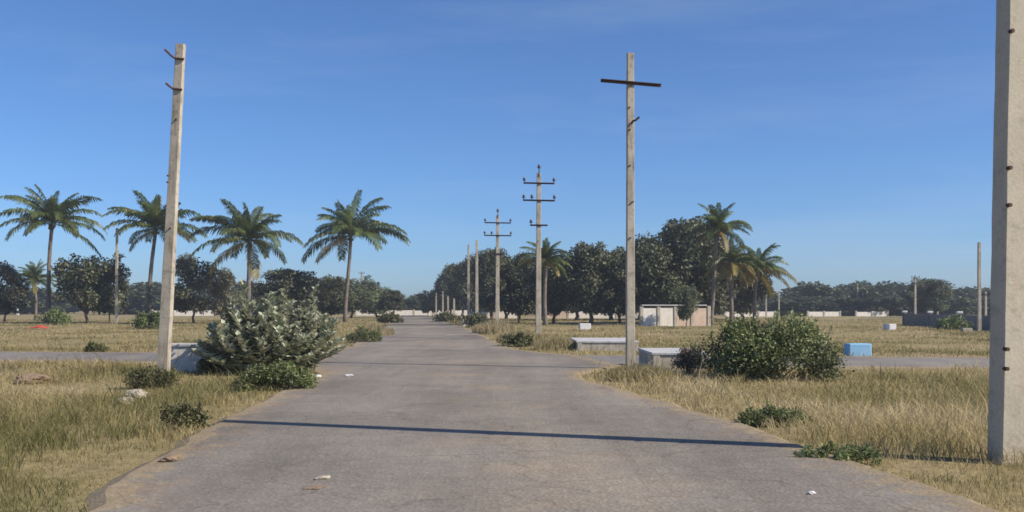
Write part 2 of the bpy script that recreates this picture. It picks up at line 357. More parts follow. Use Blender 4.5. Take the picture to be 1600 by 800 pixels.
# ------------------------------------------------------------------ grass: nobody could count it
def grass():
    d0 = 1450.0; ylo, yhi = 5.0, 135.0
    tot = d0*8**1.6*1.34*((yhi**.4)-(ylo**.4))/.4
    n = int(tot)
    r = rng.random(n); Y = ((ylo**.4)+r*((yhi**.4)-(ylo**.4)))**2.5
    X = (rng.random(n)*2-1)*(0.60*Y+2.5)
    # clumping: keep where the clump noise is high
    k = vnoise(X*1.3, Y*1.3, 31)*0.5+vnoise(X*4.3, Y*4.3, 32)*0.5
    bare = vnoise(X*0.22+5, Y*0.22, 33)
    left = X < np.interp(Y, LE[:, 0], LE[:, 1])
    dl = np.where(left, np.interp(Y, LE[:, 0], LE[:, 1])-X, X-np.interp(Y, RE[:, 0], RE[:, 1]))     # metres from the road edge
    dc = np.abs(Y-cross_mid(X))-CW
    dd = np.minimum(dl, dc)
    keep = (~on_road(X, Y, -0.34)) & (rng.random(n) < np.clip(0.25+1.5*(k-0.25), 0.15, 1)) & (rng.random(n) < np.clip(0.5+dd*1.3, 0.14, 1))
    b2 = vnoise(X*0.7+3, Y*0.7, 37)
    keep &= ~((Y > cross_mid(X)) & (bare > 0.55) & (rng.random(n) < 0.8))
    stub = (Y < cross_mid(X)) & (b2 > 0.60)
    X, Y, k, left, dd, bare, stub = X[keep], Y[keep], k[keep], left[keep], dd[keep], bare[keep], stub[keep]
    n = len(X)
    beyond = Y > cross_mid(X)
    big = vnoise(X*0.5, Y*0.5, 34)
    h = np.where(left, 0.23, 0.27)*(0.45+1.05*big)
    h = np.where(beyond, 0.08+0.13*big**2+0.16*np.exp(-np.maximum(dd, 0)*0.5), h)
    h *= np.clip(0.42+dd*0.45, 0.3, 1.0)*(0.5+0.8*rng.random(n))
    h *= np.where(rng.random(n) < 0.03, 1.8, 0.86)*np.where(stub, 0.42, 1.0); h = np.clip(h, 0.04, 0.6)
    w = 0.0035*(Y/8)**0.85*(0.7+0.6*rng.random(n))
    ripe = 0.48+0.75*(vnoise(X*0.35+9, Y*0.35, 35)-0.5)+0.45*(vnoise(X*1.5, Y*1.5, 36)-0.5)+0.35*(rng.random(n)-0.5)
    ripe += np.where(left & ~beyond, -0.06, np.where(beyond, 0.0, 0.10))
    ripe = np.clip(ripe+np.where(stub, 0.12, 0.03), 0, 1)
    az = rng.random(n)*2*np.pi; lean = h*(0.3+1.0*rng.random(n))
    dx = np.cos(az)*lean - 0.05*h; dy = np.sin(az)*lean
    pa = rng.random(n)*2*np.pi; px = np.cos(pa)*w; py = np.sin(pa)*w*0.4
    z0 = relief(X, Y)-0.02
    B = np.stack([X, Y, z0], -1); P = np.stack([px, py, np.zeros(n)], -1)
    Mi = B+np.stack([dx*0.3, dy*0.3, h*0.62], -1); Ti = B+np.stack([dx, dy, h], -1)
    V = np.stack([B-P, B+P, Mi-P*0.8, Mi+P*0.8, Ti], 1).reshape(-1, 3)
    i = np.arange(n)*5
    near = Y < 45
    T = np.concatenate([np.stack([i, i+1, i+3], -1), np.stack([i, i+3, i+2], -1), np.stack([i+2, i+3, i+4], -1)])
    o = link('dry_grass', np_mesh('dry_grass', V, T, M['grass'], {'ripe': np.repeat(ripe, 5)}))
    tag(o, 'dry straw and olive grass covering the verges and plots beside the road', 'grass', kind='stuff')
grass()

# ------------------------------------------------------------------ utility poles
def shaft_mesh(h, w0, d0, w1, d1, mat):
    mb = MB(); n = 24; vs = []; fs = []
    for i in range(n+1):
        f = i/n; z = -0.25+f*(h+0.25); a = (w0+(w1-w0)*f)/2; b = (d0+(d1-d0)*f)/2
        j = 0.006
        a += random.uniform(-j, j)*0.6; b += random.uniform(-j, j)*0.6; c = min(a, b)*0.14
        vs += [(-a+c, -b, z), (a-c, -b, z), (a, -b+c, z), (a, b-c, z), (a-c, b, z), (-a+c, b, z), (-a, b-c, z), (-a, -b+c, z)]
    for i in range(n):
        for k in range(8):
            l = (k+1) % 8; fs.append((i*8+k, i*8+l, i*8+8+l, i*8+8+k))
    fs.append(tuple(range(7, -1, -1))); fs.append(tuple(n*8+k for k in range(8)))
    mb.add(vs, fs); return mb.mesh('shaft', mat)

bolt_me = MB().tube([(0, 0.02, 0), (0, -0.045, 0)], 0.022, 6).mesh('bolt', M['steel'])
ins_me = MB().lathe([(0.018, 0), (0.018, 0.07), (0.075, 0.075), (0.085, 0.10), (0.05, 0.13), (0.07, 0.15), (0.045, 0.19), (0.05, 0.22), (0.02, 0.24)]).mesh('insulator', M['porcelain'], True)

def pole(label, x, y, h, w0, w1, rz=0, lean=0, group=None, mat='pole', depth=0.75, arms=(), brackets=(), bolts=(), top_pin=False, name='utility_pole'):
    o = empty(name, (x, y, -0.03), 0); o.rotation_euler = (0, lean, rz)
    tag(o, label, 'utility pole', group)
    link('shaft', shaft_mesh(h, w0, w0*depth, w1, w1*depth, M[mat]), o)
    def half(z): return (w0+(w1-w0)*z/h)*depth/2
    for (z, L, tilt, pins) in arms:
        mb = MB(); t_ = 0.065
        mb.box((0, 0, 0), (L, 0.012, t_)); mb.box((0, -t_/2, t_/2+0.006), (L, t_, 0.012))
        a = mb.build('cross_arm', M['steel'], o, loc=(0, -half(z)-0.008, z), rot=(0, tilt, 0))
        MB().box((0, 0, 0), (0.03, half(z)*2+0.14, 0.03)).build('clamp', M['steel'], a, loc=(0, half(z), -0.055))
        for p in pins: link('insulator', ins_me, a, loc=(p*L/2, -t_/2, t_/2+0.012))
    for (z, pts) in brackets:
        MB().tube([(p[0], p[1]-half(z), p[2]) for p in pts], 0.028, 6).build('bracket', M['steel'], o, loc=(0, 0, z))
    for z, bx in bolts: link('bolt', bolt_me, o, loc=(bx, -half(z), z))
    if top_pin:
        MB().box((0, 0, 0), (0.05, 0.02, 0.34)).build('top_strap', M['steel'], o, loc=(0, -half(h)-0.012, h-0.02))
        link('insulator', ins_me, o, loc=(0, -half(h)-0.012, h+0.15), scale=(1.15, 1.15, 1.15))
    return o

# nearest pole at the right edge of the frame
pole('huge nearest bare concrete pole cut by the right edge of the frame', 5.14, 10.60, 8.0, 0.345, 0.27, R(11), R(0.9), None, 'pole_near', 0.72,
     bolts=[(0.95, -0.145), (1.15, -0.145), (3.0, -0.135), (2.62, -0.135), (4.4, -0.13)])
# tall bare pole left of the road
X, Y = ground(255, 585)
pole('tall leaning concrete pole behind the grey-green milkweed bush, left verge', X, Y, 7.65, 0.262, 0.19, R(-3), R(3.1), None, 'pole', 0.75,
     brackets=[(7.32, [(0.13, -0.02, -0.03), (-0.08, -0.03, -0.02), (-0.16, -0.05, 0.03), (-0.30, -0.10, 0.16)]),
               (6.62, [(0.12, -0.02, -0.03), (-0.09, -0.03, -0.02), (-0.15, -0.05, 0.02), (-0.24, -0.08, 0.09)])],
     bolts=[(4.6, -0.1), (4.45, -0.1), (3.4, 0.02), (5.9, 0.02)])
# right-hand pole with one bare cross arm
X, Y = ground(986, 577)
pole('tall concrete pole with one bare tilted cross arm beside low block', X-0.02, Y, 7.92, 0.215, 0.165, R(6), R(0), 'poles along the right verge', 'pole', 0.8,
     arms=[(7.15, 1.53, R(3.5), ())], brackets=[(6.2, [(0.02, 0.0, -0.04), (0.03, -0.06, 0.0), (0.10, -0.10, 0.02), (0.19, -0.12, 0.10)])],
     bolts=[(6.55, -0.04), (5.1, -0.03), (4.2, 0.04), (3.3, -0.02), (6.0, -0.03)])
# the line of poles along the right verge
def armed(label, px, py, top, s=1.0, w=0.27):
    X, Y = ground(px, py); h = (py-top)/(py-HOR)*EYE
    return pole(label, X, Y, h-0.12, w, w*0.7, R(4), R(0.2), 'poles along the right verge', 'pole', 0.85,
                arms=[(h-0.62, 1.5*s, R(0.5), (-0.96, 0.96)), (h-1.45, 1.55*s, R(0.5), (-0.96, -0.45, 0.96)), (h-2.65, 0.85*s, 0, (-0.9,))], top_pin=True, bolts=[(h-3.4, 0.0)])
armed('pole with three insulator arms nearest beyond the cross road', 841, 530, 266)
armed('second pole with insulator arms, smaller, behind the first armed pole', 777, 517, 333, 1.15)
X, Y = ground(745, 508); pole('third slimmer bare pole receding along the right verge', X, Y, 7.4, 0.28, 0.2, R(4), 0, 'poles along the right verge')
X, Y = ground(732, 504); pole('fourth thin bare pole receding along the right verge', X, Y, 7.9, 0.28, 0.2, R(4), 0, 'poles along the right verge')
for k, (px, py, top) in enumerate([(709.5, 500.5, 466), (700, 499, 462), (692, 495.5, 455), (681.5, 493.8, 458)]):
    X, Y = ground(px, py); h = (py-top)/(py-HOR)*EYE
    pole(('nearest', 'second', 'third', 'farthest')[k]+' of four short pale posts in the row near the road end', X, Y, h, 0.26, 0.2, R(4), 0, 'short pale posts near the road end',
         arms=[(h-0.3, 1.1, 0, ())] if k > 1 else (), name='concrete_post')
# other far poles
def farpole(label, px, py, top, w=0.24, arms=1, lean=0):
    X, Y = ground(px, py); h = (py-top)/(py-HOR)*EYE
    pole(label, X, Y, h, w, w*0.75, R(3), lean, None, 'pole', 0.85, arms=[(h-0.35-0.8*k, 1.2, 0, (-0.9, 0.9)) for k in range(arms)])
farpole('slim pale pole standing between the two leftmost tall palms', 182, 505, 356, 0.27, 0, R(0.3))
farpole('slim far pole just right of the palm nearest the road', 565, 492, 424, 0.40, 1)
farpole('grey pole standing before the low dark wall at right', 1530, 516, 378, 0.24, 0)
farpole('far pole with small arms rising above the tree line right', 1430, 497, 430, 0.30, 2)
farpole('pale far pole in front of the tall tree behind dark wall', 1465, 496, 445, 0.26, 0)
farpole('tiny far pole tip rising over the middle of right tree line', 1340, 492.5, 444, 0.30, 1)
farpole('short pale pole just right of the pole by dark wall', 1540, 502, 455, 0.26, 1)
farpole('left one of two thin pale poles right of the palm group', 1197, 494.5, 452, 0.24, 0)
farpole('right one of two thin pale poles right of the palm group', 1217, 494.5, 455, 0.24, 0)

# ------------------------------------------------------------------ low walls and blocks
def parapet(label, x0, x1, y0, y1, h, mat='plaster', rz=0):
    o = empty('culvert_parapet', ((x0+x1)/2, (y0+y1)/2, -0.03), rz); tag(o, label, 'parapet')
    sx, sy = x1-x0, y1-y0
    MB().box((0, 0, (h-0.07)/2-0.06), (sx, sy, h-0.07+0.12), 0, 0.015).build('wall', M[mat], o)
    MB().box((0, 0, h-0.034), (sx+0.06, sy+0.06, 0.07), 0, 0.012).build('coping', M['coping'], o)
    for sx_ in (-1, 1):
        MB().box((0, 0, 0), (0.16, 0.03, h-0.08), 0, 0.008).build('pilaster', M[mat], o, loc=(sx_*(sx/2-0.09), -sy/2-0.012, (h-0.08)/2))
    return o
parapet('low plastered block with dark left side beside the cross-armed pole', 3.42, 4.75, 24.9, 27.6, 0.48)
parapet('long low plastered block on the far side of the cross road', 2.33, 4.5, 36.6, 40.6, 0.37)
parapet('whitish low wall between the leaning left pole and milkweed bush', -8.62, -7.2, 25.0, 25.6, 0.68, 'whitewash')

def block(name, label, cat, px, py, w, h, d, mat, cap=None, rz=0.0):
    X, Y = ground(px, py); o = empty(name, (X, Y+d/2, -0.03), rz); tag(o, label, cat)
    MB().box((0, 0, h/2-0.04), (w, d, h+0.08), 0, 0.025).build('body', M[mat], o)
    if cap: MB().box((0, 0, h+0.012), (w+0.05, d+0.05, 0.06), 0, 0.012).build('cap', M[cap], o)
block('plot_marker', 'sky-blue painted low marker block beside the round green bush', 'marker block', 1344, 555, 0.74, 0.40, 0.5, 'bluepaint', None, R(4))
block('plot_marker', 'small white block in the field below the dark grove', 'marker block', 914, 514, 0.8, 0.42, 0.5, 'white', None, R(8))
block('plot_marker', 'small white block in the field left of the low dark wall', 'marker block', 1392, 515, 0.75, 0.42, 0.45, 'white', None, R(14))
block('plot_marker', 'pale block at the foot of the low dark wall', 'marker block', 1512, 518, 0.62, 0.25, 0.4, 'stone')
block('marker_post', 'short white post at the right road edge below thin poles', 'post', 726, 510.5, 0.30, 0.60, 0.25, 'white')
block('marker_post', 'small white post among trees at the far left edge', 'post', 27, 492, 0.45, 1.4, 0.3, 'white')

# ------------------------------------------------------------------ panelled compound walls
def panel_wall(label, P0, P1, h, pl, pmat, postmat, capmat=None, skip=(), mats=None, depth=0.16):
    P0 = Vector((*P0, 0)); P1 = Vector((*P1, 0)); L = (P1-P0).length; n = max(1, round(L/pl)); d = (P1-P0)/n
    rz = math.atan2(d.y, d.x); o = empty('compound_wall', (P0.x, P0.y, -0.05), rz); tag(o, label, 'wall', kind='thing')
    step = d.length; pm = {}
    post = MB().box((0, 0, (h+0.12)/2), (0.30, 0.30, h+0.12), 0, 0.02).mesh('post', M[postmat])
    cap = MB().box((0, 0, 0), (0.42, 0.42, 0.16), 0, 0.03).mesh('post_cap', M[capmat]) if capmat else None
    for i in range(n+1):
        p = link('post', post, o, loc=(i*step, 0, 0))
        if cap: link('post_cap', cap, p, loc=(0, 0, h+0.19))
    for i in range(n):
        if i in skip: continue
        mt = (mats or {}).get(i, pmat); hh = h*random.choice((1.0, 1.0, 0.96, 0.9))
        key = (mt, hh)
        if key not in pm: pm[key] = MB().box((0, 0, hh/2), (step-0.302, depth, hh), 0, 0.01).mesh('panel', M[mt])
        link('panel', pm[key], o, loc=((i+0.5)*step, 0, 0))
    return o
panel_wall('low dark grey wall with white-topped posts at far right', (34.3, 89.5), (31.4, 50.0), 1.02, 6.5, 'greywall', 'greywall', 'white')
panel_wall('low whitewashed boundary wall closing the road end and running left', (-66, 188), (-8, 199), 1.05, 3.6, 'whitewash', 'plaster', skip=(3, 8, 9))
panel_wall('low white boundary wall seen through trunks of the dark grove', (-6.2, 147), (22.5, 151), 1.05, 3.6, 'whitewash', 'plaster', skip=(2,), mats={3: 'pinkwash', 6: 'plaster'})
panel_wall('broken low white wall before the far right tree line', (30, 172), (66, 180), 0.85, 3.0, 'whitewash', 'plaster', skip=(1, 5, 6, 9))

# pale wall under the grove
wl = panel_wall('pale low wall with flat coping under the dark grove', (at(1001, 86), 85.6), (at(1107, 87), 87.0), 1.58, 1.42, 'whitewash', 'plaster', mats={2: 'pinkwash', 3: 'pinkwash'})
MB().box((0, 0, 0), (5.85, 0.44, 0.10), 0, 0.015).build('coping', M['coping'], wl, loc=(2.9, 0, 1.76))

# ------------------------------------------------------------------ leaves and crowns
def leaves(C, D, Nn, L, W, fold=0.12):
    D = unit(D); side = unit(np.cross(D, Nn)); up = np.cross(side, D)
    L = L[:, None]; W = W[:, None]
    V = np.stack([C, C+D*L*0.5+side*W*0.5+up*W*fold, C+D*L-up*L*0.06, C+D*L*0.5-side*W*0.5+up*W*fold], 1).reshape(-1, 3)
    i = np.arange(len(C))*4
    return V, np.concatenate([np.stack([i, i+1, i+2], -1), np.stack([i, i+2, i+3], -1)])
def rand_dir(n, r):
    return unit(r.normal(size=(n, 3)))

def crown_mesh(seed, clumps, nleaf, L, W, mat, droop=0.25, flat=1.0):
    """clumps: list of (centre, radius); leaves spread through every clump, thicker towards its outside"""
    r = np.random.default_rng(seed)
    wts = np.array([c[1]**2 for c in clumps]); wts = wts/wts.sum()
    idx = r.choice(len(clumps), nleaf, p=wts)
    cen = np.array([c[0] for c in clumps])[idx]; rad = np.array([c[1] for c in clumps])[idx]
    u = rand_dir(nleaf, r); u[:, 2] = u[:, 2]*0.9+0.08
    rr = rad*(0.3+0.8*r.random(nleaf)**0.6)*(1+0.35*(vnoise(u[:, 0]*2.2+idx*3.1, u[:, 2]*2.2+u[:, 1]*2.2, seed)-0.4))
    P = cen+u*rr[:, None]*np.array([1, 1, flat])
    D = u*0.6+rand_dir(nleaf, r)*0.8; D[:, 2] -= droop
    Nn = unit(u*0.7+np.array([0, 0, 0.5])+rand_dir(nleaf, r)*0.6)
    V, T = leaves(P, D, Nn, L*(0.6+0.8*r.random(nleaf)), W*(0.6+0.8*r.random(nleaf)))
    tn = (0.62+0.85*r.random(len(clumps)))[idx]*(0.9+0.2*r.random(nleaf))
    return np_mesh('crown', V, T, mat, {'tone': np.repeat(tn, 4)})

def tree_kind(seed, h, rx, trunk_h, nclump, nleaf, L, W, mat, shape='round', tr=0.16, cr=(0.24, 0.36)):
    """a tree of height h with half-width rx; returns trunk mesh and crown mesh"""
    r = random.Random(seed); cl = []; cz = (h+trunk_h)/2; hz = (h-trunk_h)/2
    for k in range(nclump):
        for _ in range(40):
            a = r.uniform(0, 2*math.pi); q = math.sqrt(r.random()); zz = r.uniform(-1, 1)
            if shape == 'round': lim = math.sqrt(max(0, 1-zz*zz*0.92))
            elif shape == 'cone': lim = 0.25+0.75*(1-zz)/2
            elif shape == 'layer':
                zz = -0.85+1.6*(k % 5)/4+r.uniform(-.07, .07); lim = (1.0, 1.0, 0.85, 0.7, 0.5)[k % 5]
            else: lim = 0.55+0.45*math.sin((zz+1)*1.5)
            q2 = q*lim
            if shape == 'layer' or q2 > lim*0.45 or abs(zz) > 0.6: break
        rad = r.uniform(*cr)*rx*(0.8 if zz < -0.5 else 1)
        if k % 5 == 4 and shape != 'layer': rad *= 0.5; q2 = lim*1.12; zz = min(1.12, zz*1.12+0.1)
        cl.append((np.array([math.cos(a)*q2*(rx-rad*0.8), math.sin(a)*q2*(rx-rad*0.8), cz+zz*(hz-rad*0.7)]), rad))
    mb = MB(); bend = [(0, 0, -0.2)]
    x = y = 0
    for i in range(1, 6):
        x += r.uniform(-.08, .08); y += r.uniform(-.08, .08); bend.append((x, y, (trunk_h*1.25)*i/5))
    mb.tube(bend, [tr*1.35, tr*1.1, tr, tr*0.9, tr*0.8, tr*0.62], 8)
    top = Vector(bend[-1])
    for c, rad in r.sample(cl, min(len(cl), 11)):
        c = Vector(c); s0 = Vector(bend[r.choice((3, 4, 5))]); mid = (s0+c)/2+Vector((r.uniform(-.2, .2), r.uniform(-.2, .2), r.uniform(-.1, .3)))
        mb.tube([s0, mid, c], [tr*0.5, tr*0.32, tr*0.1], 6)
    tm = mb.mesh('trunk', M['bark'], True)
    return tm, crown_mesh(seed, cl, nleaf, L, W, mat, flat=0.5 if shape == 'layer' else 1.0), h, rx

TK = {
    'dense1': tree_kind(1, 7.0, 3.2, 1.0, 40, 15000, 0.29, 0.17, M['leaf_dark']),
    'dense2': tree_kind(2, 7.0, 3.2, 0.9, 36, 15000, 0.29, 0.17, M['leaf_dark'], 'oval'),
    'dense3': tree_kind(3, 7.0, 3.2, 1.1, 44, 15000, 0.27, 0.16, M['leaf_dark'], 'round', 0.18, (0.2, 0.33)),
    'open1': tree_kind(4, 6.0, 3.2, 0.9, 28, 6500, 0.30, 0.18, M['leaf_mid'], 'oval', 0.12, (0.18, 0.32)),
    'open2': tree_kind(5, 6.0, 3.0, 1.0, 26, 5200, 0.27, 0.15, M['leaf_brown'], 'round', 0.10, (0.18, 0.30)),
    'layer': tree_kind(6, 6.0, 3.4, 1.3, 36, 8500, 0.29, 0.17, M['leaf_dark'], 'layer', 0.14, (0.22, 0.34)),
    'far1': tree_kind(8, 8.0, 4.4, 0.3, 26, 4200, 0.70, 0.45, M['leaf_far'], 'round', 0.2),
    'far2': tree_kind(9, 8.0, 4.4, 0.2, 28, 4200, 0.70, 0.45, M['leaf_far'], 'oval', 0.2),
}
WIDEN = {'dense1': 1.42, 'dense2': 1.38, 'dense3': 1.34, 'far1': 1.45, 'far2': 1.5, 'open1': 1.2, 'open2': 1.2, 'layer': 1.1}
def tree(kind, label, px, Y, top_row, width_px, group=None, name='tree', rz=None):
    """stands at distance Y under photograph column px, its top at the height that top_row has there"""
    tm, cm, h0, r0 = TK[kind]
    h = EYE+(HOR-top_row)/FPX*Y; wx = width_px/FPX*Y/2
    o = empty(name, (at(px, Y), Y, -0.04), random.uniform(0, 6.28) if rz is None else rz)
    s = wx/r0*WIDEN.get(kind, 1.05); o.scale = (s, s, h/h0*1.0)
    tag(o, label, 'tree', group)
    link('trunk', tm, o); link('crown', cm, o)
    return o

# grove right of the road: front row, from the road end to the palm group
G = 'dark grove right of the road'
o_ = ['first', 'second', 'third', 'fourth', 'fifth', 'sixth', 'seventh', 'eighth', 'ninth']
row = [('dense2', 704, 186, 416, 44), ('dense1', 735, 165, 403, 54), ('dense3', 768, 132, 394, 60), ('dense2', 812, 104, 399, 64), ('dense1', 866, 98, 400, 70),
       ('dense3', 925, 96, 386, 84), ('dense2', 968, 97, 394, 66)]
for k, (kd, px, Y, tp, wd) in enumerate(row):
    tree(kd, o_[k]+' tree from the road end in the front row of the dark grove', px, Y, tp, wd, G)
tree('dense1', 'broad dark tree just right of the cross-armed pole above the pale wall', 1018, 97, 373, 88, G)
tree('dense3', 'tallest broad dark tree of the grove left of the tall palm', 1066, 99, 349, 112, G)
tree('dense2', 'dark tree behind the trunk of the tall right palm', 1112, 104, 366, 78, G)
tree('dense1', 'dark tree behind the leaning yellowish palms at the grove end', 1160, 110, 398, 70, G)
tree('open1', 'small pale green tree in front of the pale wall', 1072, 84.0, 446, 34)
for k, (px, Y, tp, wd) in enumerate([(722, 187, 420, 50), (790, 142, 408, 70), (845, 124, 410, 85), (900, 122, 402, 80), (955, 124, 400, 90), (1000, 124, 392, 90), (1095, 126, 380, 95), (1145, 128, 410, 80)]):
    tree(('dense1', 'dense2', 'dense3')[k % 3], 'dark tree in the shaded back row of the grove', px, Y, tp, wd, 'back row of the dark grove')
for k, (px, Y, tp, wd) in enumerate([(668, 188, 467, 22), (679, 187, 461, 22), (690, 185, 452, 26)]):
    tree('open1', ('farthest', 'middle', 'nearest')[k]+' of three small trees by posts at the right road end', px, Y, tp, wd, 'small trees by the road end')

# left side
tree('open2', 'tree cut by the left edge of the frame', 8, 104, 411, 78)
tree('open1', 'bushy broadleaf tree between the two leftmost tall palms', 138, 100, 401, 104)
tree('open1', 'smaller leafy tree just left of the slim pale pole', 172, 106, 412, 50)
tree('open2', 'sparse brownish tree right of the leaning left pole', 303, 100, 399, 92)
tree('open2', 'low sparse tree between milkweed bush and sparse brownish tree', 345, 104, 420, 60)
tree('layer', 'dark layered tree rising behind the milkweed bush', 452, 112, 414, 120)
tree('dense3', 'low dark tree right of the layered tree', 512, 124, 436, 70)
tree('open1', 'rounded tree behind the trunk of the palm nearest the road', 548, 150, 434, 84)
tree('dense2', 'rounded dark tree right of the slim far pole', 588, 155, 448, 50)
tree('layer', 'flat-topped dark tree nearest the left road edge', 613, 140, 449, 46)
far_l = [(-10, 455), (40, 452), (88, 458), (205, 446), (232, 444), (262, 452), (330, 446), (372, 442), (410, 446), (480, 446), (520, 452), (570, 456), (640, 467), (658, 463), (676, 462)]
for k, (px, tp) in enumerate(far_l):
    tree(('far1', 'far2')[k % 2], 'far tree in the hazy line along the left horizon', px, 215+20*(k % 3), tp, 74 if px < 600 else 38, 'far tree line on the left', 'far_tree')
for k, px in enumerate(range(690, 1190, 38)):
    tree(('far1', 'far2')[k % 2], 'far tree seen between trunks behind the dark grove', px, 205+12*(k % 2), 452+5*(k % 3), 56, 'far tree line behind the grove', 'far_tree')
far_r = [(1185, 452), (1215, 462), (1250, 452), (1282, 446), (1305, 452), (1330, 445), (1358, 448), (1385, 443), (1412, 450), (1440, 446), (1500, 452), (1525, 448), (1550, 452), (1580, 450), (1615, 448), (1650, 452)]
for k, (px, tp) in enumerate(far_r):
    tree(('far1', 'far2')[k % 2], 'far tree in the long line along the right horizon', px, 200+18*(k % 3), tp+2+random.uniform(-3, 4), 62, 'far tree line on the right', 'far_tree')
for k, (px, tp) in enumerate([(1235, 470), (1270, 465), (1320, 466), (1372, 464), (1425, 468), (1478, 466), (1560, 466)]):
    tree('far2', 'lower shrub-like tree before the far right tree line', px, 184, tp, 64, 'low front of the far right tree line', 'far_tree')
tree('dense3', 'tallest dark tree of the far right line behind dark wall', 1452, 150, 438, 62)

# ------------------------------------------------------------------ coconut palms
def frond_mesh(seed, e0, droop, L=4.9):
    r = np.random.default_rng(seed); n = 22; V = []; T = []
    s = np.linspace(0, 1, n); th = R(e0)-R(droop)*s**1.4
    P = np.zeros((n, 3)); ds = L/(n-1)
    for i in range(1, n):
        P[i] = P[i-1]+ds*np.array([math.cos(th[i-1]), 0.02*math.sin(i*0.4+seed), math.sin(th[i-1])])
    # midrib: a three-sided tapering rod
    for i in range(n):
        w = 0.055*(1-0.85*s[i]); c, q = math.cos(th[i]), math.sin(th[i])
        V += [P[i]+np.array([0, w, 0]), P[i]+np.array([0, -w, 0]), P[i]+np.array([q*w, 0, -c*w*1.2])]
    for i in range(n-1):
        for k in range(3):
            l = (k+1) % 3; a, b, c, d = i*3+k, i*3+l, i*3+3+l, i*3+3+k; T += [(a, b, c), (a, c, d)]
    m_ = 46
    for sd in (-1, 1):
        for j in range(m_):
            f = 0.10+0.90*(j+r.uniform(-.3, .3))/m_; f = min(max(f, 0.05), 0.995)
            x = f*(n-1); i = min(int(x), n-2); p = P[i]+(P[i+1]-P[i])*(x-i); a = th[i]
            ll = (0.5+0.7*math.sin(math.pi*min(1, f*0.92+0.12))**0.8)*r.uniform(0.8, 1.12)
            fw = np.array([math.cos(a), 0, math.sin(a)]); up = np.array([-math.sin(a), 0, math.cos(a)]); lat = np.array([0, sd, 0])
            d1 = fw*0.62+lat*0.72+up*r.uniform(-0.15, 0.12); d1 = d1/np.linalg.norm(d1)
            d2 = d1*0.7+np.array([0, 0, -1.0])*r.uniform(0.5, 1.3); d2 = d2/np.linalg.norm(d2)
            wv = fw*0.062
            q1 = p+d1*ll*0.5; q2 = q1+d2*ll*0.5; k = len(V)
            V += [p-wv*0.6, p+wv*0.6, q1-wv, q1+wv, q2]
            T += [(k, k+1, k+3), (k, k+3, k+2), (k+2, k+3, k+4)]
    return np_mesh('frond', np.array(V), np.array(T), M['frond'])
FR = [(82, 22), (72, 40), (60, 52), (46, 62), (32, 62), (18, 58), (4, 50), (-12, 40), (-32, 30)]
FM = [[frond_mesh(100+i*3+k, e+random.uniform(-4, 4), d*1.12+8+random.uniform(-8, 10)) for k in range(2)] for i, (e, d) in enumerate(FR)]
nut_me = MB().lathe([(0.01, -0.16), (0.09, -0.13), (0.13, -0.03), (0.12, 0.06), (0.07, 0.14), (0.02, 0.16)], n=8).mesh('coconut', M['coconut'], True)

def palm(label, px, row, Y, base_dx, crown_row, spread_px, group, old=3, seed=0, nf=27, tr=0.19, nuts=5, weight=None):
    """trunk foot stands at distance Y below column px+base_dx, crown heart above column px at the height of crown_row"""
    r = random.Random(seed); xc = at(px, Y); xb = at(px+base_dx, Y); hz = EYE+(HOR-crown_row)/FPX*Y
    o = empty('coconut_palm', (xb, Y, -0.05)); tag(o, label, 'palm tree', group)
    pts = []; rad = []
    for i in range(13):
        f = i/12; pts.append(((xc-xb)*f**1.4+0.06*math.sin(f*5+seed), 0.05*math.cos(f*4+seed), f*hz-0.1)); rad.append(tr*(1.35-0.45*f**0.5 if f > 0 else 1.7)*(1.03 if i % 2 else 0.97))
    MB().tube(pts, rad, 10).build('trunk', M['palmbark'], o, True)
    sc = spread_px/FPX*Y/4.45
    bands = weight or [3, 4, 5-seed % 2, 5+seed % 2, 5, 4-seed % 2, 3+seed % 2, 1+(seed % 3 == 0), 0]
    seq = [b for b, c in enumerate(bands) for _ in range(c)]
    az = r.uniform(0, 6.28)
    for k, b in enumerate(seq):
        az += 2.39996+r.uniform(-.55, .55)
        s = sc*r.uniform(0.8, 1.14)*(0.72, 0.8, 0.86, 0.95, 1, 1.02, 1, 0.95, 0.85)[b]
        f = link('frond', r.choice(FM[b]), o, (xc-xb, 0, hz-0.1+r.uniform(-.12, .12)), (r.uniform(-.25, .25), r.uniform(-.14, .14), az), (s, s*0.95, s))
        if len(seq)-k <= old:
            f.material_slots[0].link = 'OBJECT'; f.material_slots[0].material = M['frond_old']
    for k in range(nuts):
        a = r.uniform(0, 6.28); link('coconut', nut_me, o, (xc-xb+0.28*math.cos(a), 0.28*math.sin(a), hz-0.35-r.uniform(0, .3)))
    return o
GL = 'tall coconut palms left of the road'
palm('leftmost tall coconut palm with a dark trunk left of road', 82, 0, 101, -8, 346, 80, GL, 0, 1)
palm('second tall coconut palm from left, slightly behind the leaning pole', 243, 0, 101, -11, 355, 76, GL, 2, 2)
palm('third tall coconut palm from left, above the milkweed bush', 388, 0, 97, 2, 374, 84, GL, 2, 3)
palm('tall coconut palm nearest the road on its left side', 548, 0, 112, -8, 366, 82, GL, 1, 4)
palm('small far palm beside the leftmost tall palm trunk', 54, 0, 118, 2, 436, 40, None, 1, 5, tr=0.15, nuts=0)
GR = 'coconut palms at the right end of the grove'
palm('tallest palm of the right grove with a slim pale trunk', 1121, 0, 88, -10, 358, 56, GR, 2, 6, tr=0.17)
palm('middle palm of the right grove with yellowing lower fronds', 1142, 0, 89, 0, 408, 52, GR, 9, 7, tr=0.17, weight=[1, 2, 3, 4, 4, 4, 4, 4, 3])
palm('rightmost grove palm with a long drooping frond over the field', 1184, 0, 92, -6, 418, 58, GR, 8, 8, tr=0.17, weight=[1, 2, 3, 4, 4, 4, 4, 3, 2])
palm('palm showing among the dark grove behind the armed pole', 852, 0, 90, 0, 404, 46, None, 3, 9, tr=0.16)

